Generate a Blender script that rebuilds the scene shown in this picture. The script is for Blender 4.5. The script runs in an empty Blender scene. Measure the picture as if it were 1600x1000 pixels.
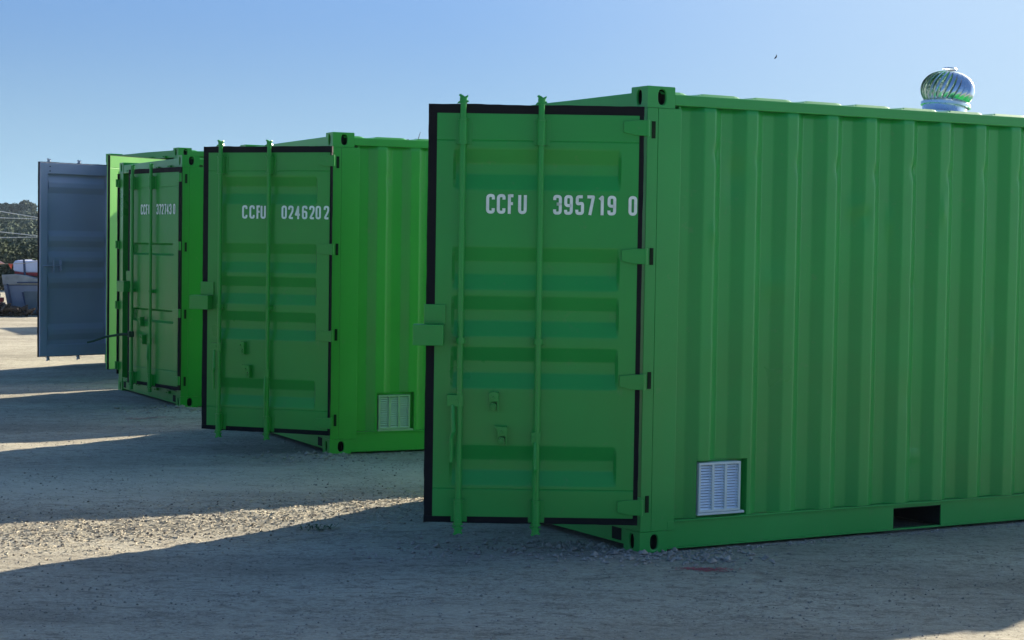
import bpy, bmesh, math, random
from mathutils import Vector, Matrix, noise
import numpy as np
R = math.radians
PI = math.pi
S = bpy.context.scene
C = S.collection

# ------------------------------------------------------------------ camera
CAM_H = 1.694
cd = bpy.data.cameras.new('camera'); cam = bpy.data.objects.new('camera', cd); C.objects.link(cam)
cd.sensor_width = 36.0; cd.lens = 36.0 * 2834.9 / 1600.0
cd.clip_start = 0.1; cd.clip_end = 6000
cam.matrix_world = Matrix.Translation((0, 0, CAM_H)) @ Matrix.Rotation(R(90 - 2.310), 4, 'X') @ Matrix.Rotation(R(0.859), 4, 'Z')
S.camera = cam

# ------------------------------------------------------------------ light
SUN_AZ = 51.6      # direction towards the sun, degrees from +X towards +Y
SUN_EL = 23.8
w = bpy.data.worlds.new('World'); S.world = w; w.use_nodes = True
nt = w.node_tree; bg = nt.nodes['Background']
sky = nt.nodes.new('ShaderNodeTexSky'); sky.sky_type = 'NISHITA'; sky.sun_disc = False
sky.sun_elevation = R(SUN_EL); sky.sun_rotation = R(90 - SUN_AZ)
sky.altitude = 0; sky.air_density = 1.2; sky.dust_density = 2.0; sky.ozone_density = 6.0
gam = nt.nodes.new('ShaderNodeGamma'); gam.inputs[1].default_value = 0.50     # compresses the sky's brightness range between horizon and zenith
nt.links.new(sky.outputs[0], gam.inputs[0])
tint = nt.nodes.new('ShaderNodeVectorMath'); tint.operation = 'MULTIPLY'; tint.inputs[1].default_value = (0.56, 0.885, 1.44)
nt.links.new(gam.outputs[0], tint.inputs[0])
wtc = nt.nodes.new('ShaderNodeTexCoord'); wsep = nt.nodes.new('ShaderNodeSeparateXYZ'); nt.links.new(wtc.outputs['Generated'], wsep.inputs[0])
whz = nt.nodes.new('ShaderNodeMapRange'); whz.interpolation_type = 'SMOOTHSTEP'; whz.inputs[1].default_value = -0.02; whz.inputs[2].default_value = 0.13
whz.inputs[3].default_value = 0.85; whz.inputs[4].default_value = 0.0
nt.links.new(wsep.outputs['Z'], whz.inputs[0])
wmx = nt.nodes.new('ShaderNodeMix'); wmx.data_type = 'RGBA'; wmx.inputs[7].default_value = (2.2, 3.5, 4.5, 1)     # pale band of air along the horizon
nt.links.new(whz.outputs[0], wmx.inputs[0]); nt.links.new(tint.outputs[0], wmx.inputs[6])
wdt = nt.nodes.new('ShaderNodeVectorMath'); wdt.operation = 'DOT_PRODUCT'       # paler glow on the sun's side of the sky
wdt.inputs[1].default_value = (math.cos(R(SUN_AZ)) * math.cos(R(SUN_EL)), math.sin(R(SUN_AZ)) * math.cos(R(SUN_EL)), math.sin(R(SUN_EL)))
nt.links.new(wtc.outputs['Generated'], wdt.inputs[0])
wgl = nt.nodes.new('ShaderNodeMapRange'); wgl.interpolation_type = 'SMOOTHSTEP'; wgl.inputs[1].default_value = 0.72; wgl.inputs[2].default_value = 1.0
wgl.inputs[3].default_value = 0.0; wgl.inputs[4].default_value = 0.80
nt.links.new(wdt.outputs['Value'], wgl.inputs[0])
wm2 = nt.nodes.new('ShaderNodeMix'); wm2.data_type = 'RGBA'; wm2.inputs[7].default_value = (2.9, 3.55, 3.95, 1)
nt.links.new(wgl.outputs[0], wm2.inputs[0]); nt.links.new(wmx.outputs[2], wm2.inputs[6])
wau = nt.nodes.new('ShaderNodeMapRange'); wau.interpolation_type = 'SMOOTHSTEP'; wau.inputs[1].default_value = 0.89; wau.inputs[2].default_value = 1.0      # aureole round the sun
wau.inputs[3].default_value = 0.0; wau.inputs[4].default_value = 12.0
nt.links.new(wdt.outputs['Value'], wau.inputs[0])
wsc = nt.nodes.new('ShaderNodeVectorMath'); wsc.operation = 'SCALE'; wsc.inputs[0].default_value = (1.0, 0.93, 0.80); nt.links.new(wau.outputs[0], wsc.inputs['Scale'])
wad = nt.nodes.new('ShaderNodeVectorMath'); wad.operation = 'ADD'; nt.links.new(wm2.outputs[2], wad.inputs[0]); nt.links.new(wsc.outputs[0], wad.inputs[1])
wd2 = nt.nodes.new('ShaderNodeVectorMath'); wd2.operation = 'DOT_PRODUCT'       # added glow low on the right, out of view, to brighten the wall ribs
wd2.inputs[1].default_value = (math.cos(R(14)) * math.cos(R(6)), math.sin(R(14)) * math.cos(R(6)), -math.sin(R(2)))
nt.links.new(wtc.outputs['Generated'], wd2.inputs[0])
whg = nt.nodes.new('ShaderNodeMapRange'); whg.interpolation_type = 'SMOOTHSTEP'; whg.inputs[1].default_value = 0.60; whg.inputs[2].default_value = 1.0
whg.inputs[3].default_value = 0.0; whg.inputs[4].default_value = 3.9
nt.links.new(wd2.outputs['Value'], whg.inputs[0])
ws2 = nt.nodes.new('ShaderNodeVectorMath'); ws2.operation = 'SCALE'; ws2.inputs[0].default_value = (0.85, 0.95, 1.0); nt.links.new(whg.outputs[0], ws2.inputs['Scale'])
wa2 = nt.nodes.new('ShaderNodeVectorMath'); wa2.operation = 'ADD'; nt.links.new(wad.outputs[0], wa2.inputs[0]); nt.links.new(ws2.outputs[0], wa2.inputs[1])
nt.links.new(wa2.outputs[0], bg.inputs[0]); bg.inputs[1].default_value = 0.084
sl = bpy.data.lights.new('sun', 'SUN'); sl.energy = 5.0; sl.angle = R(0.5); sl.color = (1.0, 0.89, 0.72)
so = bpy.data.objects.new('sun', sl); C.objects.link(so)
sd = Vector((math.cos(R(SUN_AZ)) * math.cos(R(SUN_EL)), math.sin(R(SUN_AZ)) * math.cos(R(SUN_EL)), math.sin(R(SUN_EL))))
so.rotation_euler = (-sd).to_track_quat('-Z', 'Y').to_euler(); so.location = (20, 25, 15)
S.view_settings.view_transform = 'Standard'; S.view_settings.look = 'None'
S.view_settings.gamma = 1; S.view_settings.exposure = 1.42
S.render.engine = 'CYCLES'
S.cycles.max_bounces = 6

# ------------------------------------------------------------------ materials
def mat(name, color, rough=0.5, metal=0.0, var=0.0, vscale=3.0, bump=0.0, bscale=40.0, spec=0.5, emit=None, dirt=None, coat=0.0):
    m = bpy.data.materials.new(name); m.use_nodes = True
    t = m.node_tree; n = t.nodes; b = n['Principled BSDF']
    b.inputs['Base Color'].default_value = (*color, 1); b.inputs['Roughness'].default_value = rough
    b.inputs['Metallic'].default_value = metal; b.inputs['Specular IOR Level'].default_value = spec
    tc = n.new('ShaderNodeTexCoord')
    if var > 0:
        no = n.new('ShaderNodeTexNoise'); no.inputs['Scale'].default_value = vscale; no.inputs['Detail'].default_value = 6
        t.links.new(tc.outputs['Object'], no.inputs['Vector'])
        mr = n.new('ShaderNodeMapRange'); mr.inputs[1].default_value = 0.3; mr.inputs[2].default_value = 0.7
        mr.inputs[3].default_value = 1 - var; mr.inputs[4].default_value = 1 + var
        t.links.new(no.outputs[0], mr.inputs[0])
        vm = n.new('ShaderNodeVectorMath'); vm.operation = 'SCALE'; vm.inputs[0].default_value = color
        t.links.new(mr.outputs[0], vm.inputs['Scale'])
        out = vm.outputs[0]
        if dirt:
            # rubbed-in dust along low edges of the steel and random scuffs (a stain, not a shadow)
            n2 = n.new('ShaderNodeTexNoise'); n2.inputs['Scale'].default_value = 14; n2.inputs['Detail'].default_value = 8
            n2.inputs['Roughness'].default_value = 0.7
            t.links.new(tc.outputs['Object'], n2.inputs['Vector'])
            m2 = n.new('ShaderNodeMapRange'); m2.inputs[1].default_value = 0.60; m2.inputs[2].default_value = 0.78
            m2.inputs[3].default_value = 0.0; m2.inputs[4].default_value = dirt[3]
            t.links.new(n2.outputs[0], m2.inputs[0])
            mx = n.new('ShaderNodeMix'); mx.data_type = 'RGBA'
            t.links.new(m2.outputs[0], mx.inputs[0]); t.links.new(out, mx.inputs[6]); mx.inputs[7].default_value = (*dirt[:3], 1)
            out = mx.outputs[2]
        t.links.new(out, b.inputs['Base Color'])
        mr2 = n.new('ShaderNodeMapRange'); mr2.inputs[1].default_value = 0.3; mr2.inputs[2].default_value = 0.7
        mr2.inputs[3].default_value = max(0.03, rough - 0.08); mr2.inputs[4].default_value = min(1, rough + 0.1)
        t.links.new(no.outputs[0], mr2.inputs[0]); t.links.new(mr2.outputs[0], b.inputs['Roughness'])
    if bump > 0:
        nb = n.new('ShaderNodeTexNoise'); nb.inputs['Scale'].default_value = bscale; nb.inputs['Detail'].default_value = 4
        t.links.new(tc.outputs['Object'], nb.inputs['Vector'])
        bp = n.new('ShaderNodeBump'); bp.inputs['Strength'].default_value = 1; bp.inputs['Distance'].default_value = bump
        t.links.new(nb.outputs[0], bp.inputs['Height']); t.links.new(bp.outputs[0], b.inputs['Normal'])
    if emit: pass
    if coat: b.inputs['Coat Weight'].default_value = coat; b.inputs['Coat Roughness'].default_value = 0.10
    return m

DUST = (0.24, 0.21, 0.15, 0.22)
def paint(name, c, rough=0.34): return mat(name, c, rough, 0, 0.07, 1.6, 0.0012, 9.0, 0.36, None, DUST, 0.10)
M_G1 = paint('green_paint_cool', (0.020, 0.325, 0.056))
M_G1D = paint('green_paint_door', (0.015, 0.325, 0.047))
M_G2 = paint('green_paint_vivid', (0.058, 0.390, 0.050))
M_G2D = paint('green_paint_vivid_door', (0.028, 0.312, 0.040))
M_G3 = paint('green_paint_deep', (0.018, 0.285, 0.028))
M_G3D = paint('green_paint_deep_door', (0.015, 0.285, 0.034))
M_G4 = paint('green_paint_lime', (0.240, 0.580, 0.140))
M_GREY = paint('grey_blue_paint', (0.390, 0.435, 0.540), 0.5)
M_RUB = mat('black_rubber', (0.006, 0.006, 0.008), 0.7, 0, 0.2, 20, 0, 1, 0.2)
M_DARK = mat('dark_steel_and_cavity_shade', (0.010, 0.012, 0.010), 0.8, 0, 0.2, 8, 0, 1, 0.2)  # casting holes and pockets: their shade put into a near-black colour
M_SLOT = mat('dark_green_slot_shade', (0.008, 0.022, 0.008), 0.8, 0, 0.2, 8, 0, 1, 0.2)  # flat dark colour standing in for the shade inside hinge slots
M_HDL = mat('shade_darkened_green_handle', (0.020, 0.060, 0.025), 0.6, 0, .2, 12)  # swung-out handle: its shade is put into this darker green
M_WOOD = mat('plywood_floor', (0.16, 0.10, 0.05), 0.7, 0, 0.25, 6)
M_WHITE = mat('white_lettering', (.80, .92, .80), 0.55, 0, 0.10, 18)
M_VENT = mat('pale_vent_plastic', (.82, .92, 1.0), 0.45, 0, 0.05, 10)
M_VENTF = mat('pale_vent_frame', (0.60, 0.68, 0.64), 0.45, 0, 0.05, 10)
M_VENT2 = mat('frosted_vent_plastic', (0.64, 0.72, 0.58), 0.55, 0, 0.10, 6)
M_VENT2F = mat('green_tinted_vent_frame', (0.36, 0.50, 0.28), 0.5, 0, 0.08, 10)
M_ZINC = mat('polished_zinc', (0.70, 0.74, 0.78), 0.24, 1.0, 0.06, 12)
M_ZINC2 = mat('galvanised_sheet', (0.66, 0.71, 0.76), 0.28, 1.0, 0.10, 9)

# ------------------------------------------------------------------ mesh builder
class MB:
    def __init__(s): s.v = []; s.f = []; s.m = []; s.smooth = False
    def add(s, vs, fs, mi=0):
        o = len(s.v); s.v += [tuple(p) for p in vs]
        for f in fs: s.f.append([o + i for i in f]); s.m.append(mi)
        return s
    def box(s, x0, x1, y0, y1, z0, z1, mi=0, M=None):
        vs = [(x, y, z) for z in (z0, z1) for y in (y0, y1) for x in (x0, x1)]
        if M is not None: vs = [M @ Vector(p) for p in vs]
        return s.add(vs, [(0, 2, 3, 1), (4, 5, 7, 6), (0, 1, 5, 4), (2, 6, 7, 3), (0, 4, 6, 2), (1, 3, 7, 5)], mi)
    def prism(s, pts, axis, a0, a1, mi=0, M=None):
        # pts: 2-D outline; axis: 'x','y','z' extrusion
        n = len(pts); vs = []
        for a in (a0, a1):
            for p, q in pts:
                v = {'x': (a, p, q), 'y': (p, a, q), 'z': (p, q, a)}[axis]
                vs.append(M @ Vector(v) if M is not None else v)
        fs = [tuple(range(n)), tuple(range(2 * n - 1, n - 1, -1))] + [(i, (i + 1) % n, n + (i + 1) % n, n + i) for i in range(n)]
        return s.add(vs, fs, mi)
    def tube(s, pts, rad, seg=12, mi=0, caps=True):
        pts = [Vector(p) for p in pts]; n = len(pts)
        rr = rad if isinstance(rad, (list, tuple)) else [rad] * n
        vs = []; up = None
        for i, p in enumerate(pts):
            d = (pts[min(i + 1, n - 1)] - pts[max(i - 1, 0)]).normalized()
            if up is None:
                up = Vector((0, 0, 1)) if abs(d.z) < 0.9 else Vector((1, 0, 0))
            a = d.cross(up).normalized(); b = a.cross(d).normalized(); up = b
            for k in range(seg):
                t = 2 * PI * k / seg
                vs.append(p + a * math.cos(t) * rr[i] + b * math.sin(t) * rr[i])
        fs = []
        for i in range(n - 1):
            for k in range(seg):
                k2 = (k + 1) % seg
                fs.append((i * seg + k, i * seg + k2, (i + 1) * seg + k2, (i + 1) * seg + k))
        if caps: fs += [tuple(range(seg)), tuple(range((n - 1) * seg, n * seg))]
        return s.add(vs, fs, mi)
    def build(s, name, mats, parent=None, bevel=0.0, smooth=False, loc=None, rot=None, recalc=True, segs=2):
        me = bpy.data.meshes.new(name); me.from_pydata(s.v, [], s.f)
        mats = mats if isinstance(mats, (list, tuple)) else [mats]
        for m in mats: me.materials.append(m)
        me.polygons.foreach_set('material_index', s.m)
        if recalc:
            b = bmesh.new(); b.from_mesh(me); bmesh.ops.recalc_face_normals(b, faces=b.faces); b.to_mesh(me); b.free()
        if smooth:
            me.polygons.foreach_set('use_smooth', [True] * len(me.polygons))
            try: me.set_sharp_from_angle(angle=R(38))
            except Exception: pass
        me.update()
        o = bpy.data.objects.new(name, me); C.objects.link(o)
        if parent: o.parent = parent
        if loc: o.location = loc
        if rot: o.rotation_euler = rot
        if bevel > 0:
            bm_ = o.modifiers.new('edge_round', 'BEVEL'); bm_.width = bevel; bm_.segments = segs; bm_.limit_method = 'ANGLE'; bm_.angle_limit = R(50)
            bm_.use_clamp_overlap = True; bm_.harden_normals = False
        return o

def tag(o, label=None, cat=None, group=None, kind=None):
    if label: o['label'] = label
    if cat: o['category'] = cat
    if group: o['group'] = group
    if kind: o['kind'] = kind
    return o
def empty(name, loc, rz=0.0):
    o = bpy.data.objects.new(name, None); C.objects.link(o); o.location = loc; o.rotation_euler = (0, 0, rz); o.empty_display_size = 0.3
    return o
rnd = random.Random(7)

# ------------------------------------------------------------------ lettering (stroke glyphs, condensed, rounded)
def fillet(pts, r, n=5):
    out = [Vector(pts[0])]
    for i in range(1, len(pts) - 1):
        p = Vector(pts[i]); a = Vector(pts[i - 1]) - p; b = Vector(pts[i + 1]) - p
        rr = min(r, a.length * 0.5, b.length * 0.5)
        A = p + a.normalized() * rr; B = p + b.normalized() * rr
        for k in range(n + 1):
            t = k / n; out.append(A * (1 - t) ** 2 + p * 2 * t * (1 - t) + B * t * t)
    out.append(Vector(pts[-1])); return out
GL = {  # unit box 0..1 by 0..1, (points, radius, closed)
 'C': [([(1, .76), (1, 1), (0, 1), (0, 0), (1, 0), (1, .24)], .5, False)],
 'U': [([(0, 1.05), (0, 0), (1, 0), (1, 1.05)], .5, False)],
 'F': [([(1.05, 1), (0, 1)], 0, False), ([(0, 1.07), (0, -.09)], 0, False), ([(.95, .53), (0, .53)], 0, False)],
 '0': [([(0, .5), (0, 1), (1, 1), (1, 0), (0, 0), (0, .5)], .5, False)],
 '1': [([(.15, .84), (.62, 1.0), (.62, -.09)], .05, False)],
 '2': [([(0, .74), (0, 1), (1, 1), (1, .62), (0, .0), (1.08, .0)], .45, False)],
 '3': [([(0, .78), (0, 1), (1, 1), (1, .54), (.35, .54)], .45, False), ([(.35, .54), (1, .54), (1, 0), (0, 0), (0, .22)], .45, False)],
 '4': [([(.62, -.09), (.62, .98), (-.05, .3), (1.12, .3)], .05, False)],
 '5': [([(1.02, 1), (.06, 1), (.03, .56), (1, .62), (1, 0), (0, 0), (0, .22)], .35, False)],
 '6': [([(1, .8), (1, 1), (0, 1), (0, 0), (1, 0), (1, .56), (0, .56)], .45, False)],
 '7': [([(-.05, 1), (1.02, 1), (.42, -.09)], .05, False)],
 '9': [([(0, .2), (0, 0), (1, 0), (1, 1), (0, 1), (0, .46), (1, .46)], .45, False)],
}
def glyph(mb, ch, x, z, wd, ht, st, y, flip):
    # x: left edge as read; flip=-1 since door x runs from the hinge towards the free edge
    cw = wd - st; chh = ht - st
    for pts, r, _ in GL[ch]:
        P = [((p * cw + st / 2), (q * chh + st / 2)) for p, q in pts]
        Q = fillet(P, r * cw) if r > 0 else [Vector(p) for p in P]
        Q = [Q[0]] + [Q[i] for i in range(1, len(Q)) if (Q[i] - Q[i - 1]).length > 1e-5]
        n = len(Q); L = []; Rr = []
        for i in range(n):
            d0 = (Q[i] - Q[max(i - 1, 0)]) if i > 0 else (Q[1] - Q[0])
            d1 = (Q[min(i + 1, n - 1)] - Q[i]) if i < n - 1 else (Q[-1] - Q[-2])
            d0 = d0.normalized(); d1 = d1.normalized(); t = (d0 + d1)
            if t.length < 1e-4: t = d1
            t.normalize(); nn = Vector((-t.y, t.x)); k = 1 / max(0.5, nn.dot(Vector((-d1.y, d1.x))))
            L.append(Q[i] + nn * st / 2 * k); Rr.append(Q[i] - nn * st / 2 * k)
        vs = [(x + flip * p.x, y, z + p.y) for p in L] + [(x + flip * p.x, y, z + p.y) for p in Rr]
        mb.add(vs, [(i, i + 1, n + i + 1, n + i) for i in range(n - 1)])

# ------------------------------------------------------------------ container pieces
def plate_hole(mb, P, Q, cx, cy, rx, ry, tf, depth, mi_hole=1):
    """rectangle 0..P by 0..Q with a stadium hole; tf(u,v,d) maps to 3-D (d = inwards)"""
    N = 28; angs = sorted([2 * PI * k / N for k in range(N)] + [math.atan2(y - cy, x - cx) % (2 * PI) for x in (0, P) for y in (0, Q)])
    O = []; I = []
    for a in angs:
        c, s_ = math.cos(a), math.sin(a)
        t = min([((P - cx) / c) if c > 1e-9 else (-cx / c if c < -1e-9 else 1e9), ((Q - cy) / s_) if s_ > 1e-9 else (-cy / s_ if s_ < -1e-9 else 1e9)])
        O.append((cx + t * c, cy + t * s_))
        e = 2.6; k = (abs(c / rx) ** e + abs(s_ / ry) ** e) ** (-1 / e)
        I.append((cx + k * c, cy + k * s_))
    n = len(angs)
    vs = [tf(u, v, 0) for u, v in O] + [tf(u, v, 0) for u, v in I] + [tf(u, v, .012) for u, v in I] + [tf(u, v, depth) for u, v in I]
    mb.add(vs, [(i, (i + 1) % n, n + (i + 1) % n, n + i) for i in range(n)] + [(n + i, n + (i + 1) % n, 2 * n + (i + 1) % n, 2 * n + i) for i in range(n)], 0)
    mb.add(vs, [(2 * n + i, 2 * n + (i + 1) % n, 3 * n + (i + 1) % n, 3 * n + i) for i in range(n)] + [tuple(range(3 * n, 4 * n))], mi_hole)  # hole walls painted dark to stand for their own shade

LC, WC, HCS = 0.184, 0.162, 0.118
def casting(parent, cx, cy, cz, sx, sy, sz, m):
    mb = MB()
    def T(a, b, c): return (cx + sx * a, cy + sy * b, cz + sz * c)
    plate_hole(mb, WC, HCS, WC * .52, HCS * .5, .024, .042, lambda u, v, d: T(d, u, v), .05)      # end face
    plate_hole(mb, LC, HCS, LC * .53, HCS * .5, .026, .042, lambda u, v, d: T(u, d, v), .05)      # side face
    mb.add([T(a, b, c) for a, b, c in ((0, 0, 0), (LC, 0, 0), (LC, WC, 0), (0, WC, 0), (0, 0, HCS), (LC, 0, HCS), (LC, WC, HCS), (0, WC, HCS))],
           [(0, 1, 2, 3), (4, 5, 6, 7), (1, 2, 6, 5), (2, 3, 7, 6)])
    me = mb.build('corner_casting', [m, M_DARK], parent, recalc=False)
    b = bmesh.new(); b.from_mesh(me.data); bmesh.ops.remove_doubles(b, verts=b.verts, dist=1e-4)
    bmesh.ops.recalc_face_normals(b, faces=b.faces); b.to_mesh(me.data); b.free()
    md = me.modifiers.new('edge_round', 'BEVEL'); md.width = .007; md.segments = 3; md.limit_method = 'ANGLE'; md.angle_limit = R(60)
    return me

P0 = 0.391; PER = 0.2932; OUTW = 0.077; SLP = 0.066; DEP = 0.043
def corr_depth(l):                       # pressed profile with rounded bends
    return sum(corr_sharp(l + o_) for o_ in (-.006, -.003, 0, .003, .006)) / 5
def corr_sharp(l):
    t = (l - P0) % PER
    if t < OUTW: return 0.0
    if t < OUTW + SLP: return DEP * (t - OUTW) / SLP
    if t < PER - SLP: return DEP
    return DEP * (1 - (t - (PER - SLP)) / SLP)

def side_panel(parent, L, z0, z1, m, near=True, vent=None, dents=0, seed=1):
    rr = random.Random(seed)
    xs = {0.225, L - 0.225}
    k = P0 - PER
    while k < L:
        for t in (0, OUTW, OUTW + SLP, PER - SLP):
            x = k + t
            if 0.225 < x < L - 0.225: xs.add(round(x, 4))
            for q in (0.25, 0.5, .75):
                pass
        k += PER
    # extra lines inside the flats so that dents can bend them
    xs = sorted(xs); ex = []
    step = .0055 if near and dents > .3 else .02
    for a, b in zip(xs[:-1], xs[1:]):
        nn = max(1, int(round((b - a) / step)))
        for q in range(1, nn): ex.append(a + (b - a) * q / nn)
    xs = sorted(xs + ex)
    zs = list(np.linspace(z0, z1, 66))
    if vent:
        l0, l1, v0, v1 = vent
        xs = sorted([x for x in xs if abs(x - l0) > .006 and abs(x - l1) > .006] + [l0 - .001, l0 + .001, l1 - .001, l1 + .001])
        zs = sorted([z for z in zs if abs(z - v0) > .012 and abs(z - v1) > .012] + [max(z0, v0 - .001), v0 + .001, v1 - .001, v1 + .001])
    D = []
    n = int((L - .5) / PER)
    for i in range(n):                          # row of forklift/handling dents high on the ribs
        if dents and i >= 0:
            D.append((P0 + OUTW + .02 + PER * i, 2.20 - rr.uniform(0, .05) + (0.05 if i < 2 else 0), .03, .02 + rr.uniform(0, .015), rr.uniform(.010, .024) * dents))
    for _ in range(int(26 * dents)):
        D.append((rr.uniform(.4, L - .4), rr.uniform(.3, 2.3), rr.uniform(.02, .07), rr.uniform(.02, .10), rr.choice((-1, 1)) * rr.uniform(.003, .012)))
    mb = MB(); vs = []
    for z in zs:
        for x in xs:
            if vent and l0 < x < l1 and v0 < z < v1: d = 0.050
            else:
                d = corr_depth(x)
                for dx, dz, sx, sz, am in D:
                    u = (x - dx) / sx; v = (z - dz) / sz
                    if abs(u) < 3 and abs(v) < 3: d += am * math.exp(-(u * u + v * v))
                d += 0.0018 * noise.noise(Vector((x * 2.2, z * 1.7, seed)))
                # weld-in: corrugation flattens right at the rails
            vs.append((x, (0.004 + d) if near else (2.434 - d), z))
    nx = len(xs)
    fs = [(j * nx + i, j * nx + i + 1, (j + 1) * nx + i + 1, (j + 1) * nx + i) for j in range(len(zs) - 1) for i in range(nx - 1)]
    if not near: fs = [f[::-1] for f in fs]
    mb.add(vs, fs)
    o = mb.build('side_panel', m, parent, recalc=False, smooth=True)
    sm = o.modifiers.new('sheet_thickness', 'SOLIDIFY'); sm.thickness = 0.003; sm.offset = -1
    return o

GROOVES = [(2.225, 2.005), (1.690, 1.460), (1.425, 1.205), (1.145, .920), (.605, .385)]
GROOVES_HC = [(2.54, 2.32), (1.82, 1.60), (1.54, 1.325), (1.26, 1.04), (.565, .345)]

def door_leaf(parent, hinge, ang, W, z0, z1, my, m, grooves, narrow=False, number=None, rods=(0.984, 0.560), m_in=None,
              handles=('down', 'down'), lock=True, hinge_x=0.0, hw=1.17, mrod=None, hinge_z=None, catches=None, lip_w=1.0, lip_h=1.0, inner_stile=.0, bolts=False):
    """door sheet object; local x from the hinge to the free edge, y*my outwards"""
    mrod = mrod or m
    gx0, gx1 = 0.120, W - 0.137
    lx0, lx1 = 0.026 * min(lip_w, lip_h), W - 0.048 * lip_w
    b0, b1 = z0 + 0.036 * lip_w, z1 - 0.050 * lip_w
    dep = 0.028; s1 = 0.078 if not narrow else .022; s2 = .080 if not narrow else .022
    zs = {b0, b1}
    for a, b in grooves: zs |= {a, a - s1, b + s2, b}
    fz = b0 + .17
    while fz < b1 - .16: zs.add(round(fz, 4)); fz += .009
    zs |= {b1 - .142, b1 - .147, b1 - .152, b0 + .146, b0 + .151, b0 + .156}
    zs = sorted(zs)
    xs = sorted({lx0, gx0, gx0 + .016, gx1 - .016, gx1, lx1} | {gx0 + .012 + (gx1 - gx0 - .024) * k / 8 for k in range(1, 8)})
    def depth(x, z):
        if abs(z - (b1 - .147)) < .001 or abs(z - (b0 + .151)) < .001: return .003
        if not (gx0 + .005 < x < gx1 - .005): return 0
        def dd(zz):
            for a, b in grooves:
                if b < zz < a: return min(1, (a - zz) / s1, (zz - b) / s2) * dep
            return 0
        if narrow: return dd(z)
        return sum(dd(z + q_) for q_ in (-.006, 0, .006)) / 3
    mb = MB(); vs = []; nx = len(xs)
    for z in zs:
        for x in xs:
            d = depth(x, z) + (0.0025 * noise.noise(Vector((x * 2.5, z * 2.0, W * 9))) if lx0 < x < lx1 else 0)
            vs.append((x, -my * d, z))
    mb.add(vs, [(j * nx + i, j * nx + i + 1, (j + 1) * nx + i + 1, (j + 1) * nx + i) for j in range(len(zs) - 1) for i in range(nx - 1)])
    # inner sheet follows the outer, 5 mm behind
    mi = 1 if m_in else 0
    vs2 = [(x, y - my * .005, z) for x, y, z in vs]
    mb.add(vs2, [(j * nx + i, (j + 1) * nx + i, (j + 1) * nx + i + 1, j * nx + i + 1) for j in range(len(zs) - 1) for i in range(nx - 1)], mi)
    o = mb.build('door', [m, m_in] if m_in else m, parent, recalc=False, loc=hinge, rot=(0, 0, ang))
    # orient the outer sheet normals outwards
    for p in o.data.polygons: pass
    f = MB()
    def ybox(x0, x1, ya, yb, za, zb, mi_=0, q=f): q.box(x0, x1, min(ya * my, yb * my), max(ya * my, yb * my), za, zb, mi_)
    mi_f = 0
    ybox(lx0, gx0 - .02, -.052, -.006, b0, b1, mi); ybox(gx1 + .045 - inner_stile, lx1, -.052, -.006, b0, b1, mi)
    f2 = f
    ybox(gx0 - .02, gx1 + .045 - inner_stile, -.050, -.006, b1 - .145, b1, mi); ybox(gx0 - .02, gx1 + .045 - inner_stile, -.050, -.006, b0, b0 + .150, mi)
    if bolts:
        for zz in (b1 - .05, b1 - .11): f.tube([(gx1 - .02, -my * .050, zz), (gx1 - .02, -my * .056, zz)], .009, 8, 2)
    f.build('door_frame', [m, m_in or m, M_DARK], o, bevel=.003)
    # rubber gasket, slightly wavy outer lip
    g = MB(); N = 46
    def strip(pa, pb, wdt_a, wdt_b):
        # outer edge pa->pb, inner edge offset; built as a thin wavy slab
        for i in range(N):
            pass
    def lip(horizontal, fixed_out, fixed_in, a, b):
        pts = []
        for i in range(N + 1):
            t = a + (b - a) * i / N
            wv = .0035 * noise.noise(Vector((t * 3.1, fixed_out * 5, W))) + .002 * noise.noise(Vector((t * 14, fixed_out, 2)))
            pts.append((t, fixed_out + wv))
        V = []
        for (t, oo) in pts:
            for (e, yy) in ((oo, -.004), (fixed_in, -.004), (fixed_in, -.030), (oo, -.030)):
                V.append((t, yy * my, e) if horizontal else (e, yy * my, t))
        F = []
        for i in range(N):
            for k in range(4):
                k2 = (k + 1) % 4
                F.append((4 * i + k, 4 * i + k2, 4 * i + 4 + k2, 4 * i + 4 + k))
        F += [(0, 1, 2, 3), (4 * N, 4 * N + 1, 4 * N + 2, 4 * N + 3)]
        g.add(V, F)
    lip(True, z1, b1 - .001, 0.0, W); lip(True, z0, b0 + .001, 0.0, W)
    lip(False, 0.0, lx0 + .001, b0 + .002, b1 - .002); lip(False, W, lx1 - .001, b0 + .002, b1 - .002)
    g.build('gasket', M_RUB, o)
    # locking rods
    H = z1 - z0
    for ri, rx in enumerate(rods):
        r = MB(); y = .040 * my
        r.tube([(rx, y, z0 - .035), (rx, y, z1 + .028)], .0165, 14)
        for zc in (z1 - .150, z0 + .066):            # long bearing sleeves
            r.tube([(rx, y, zc - .062), (rx, y, zc + .062)], .0225, 16)
            for q in (-1, 1): r.tube([(rx, y, zc + q * .066 - .004), (rx, y, zc + q * .066 + .004)], .029, 16)
        for q in (.055, -.055):
            for zz in (z1 - .150, z0 + .066):
                r.tube([(rx, y + my * .020, zz + q * .75), (rx, y + my * .027, zz + q * .75)], .005, 8)
        zt = z1 + .020
        # cam heads: forked cam on top and bottom
        for sgn, zz in ((1, zt), (-1, z0 - .030)):
            r.tube([(rx, y, zz - .02), (rx, y, zz + .012)], .021, 12)
            pr = [(-.010, 0), (-.026, .020), (-.024, .028), (-.008, .018), (.0, .024), (.016, .034), (.026, .028), (.012, .006)]
            r.prism([(rx + p * 1.0, zz + sgn * (q * .9)) for p, q in pr], 'y', y - .012, y + .012)
            r.prism([(rx - .030, zz - sgn * .012), (rx - .026, zz - sgn * .004), (rx + .026, zz - sgn * .010), (rx + .034, zz - sgn * .022), (rx + .02, zz - sgn * .018)], 'y', y - .010, y + .014)
        r.build('lock_rod', mrod, o, smooth=True)
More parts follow.
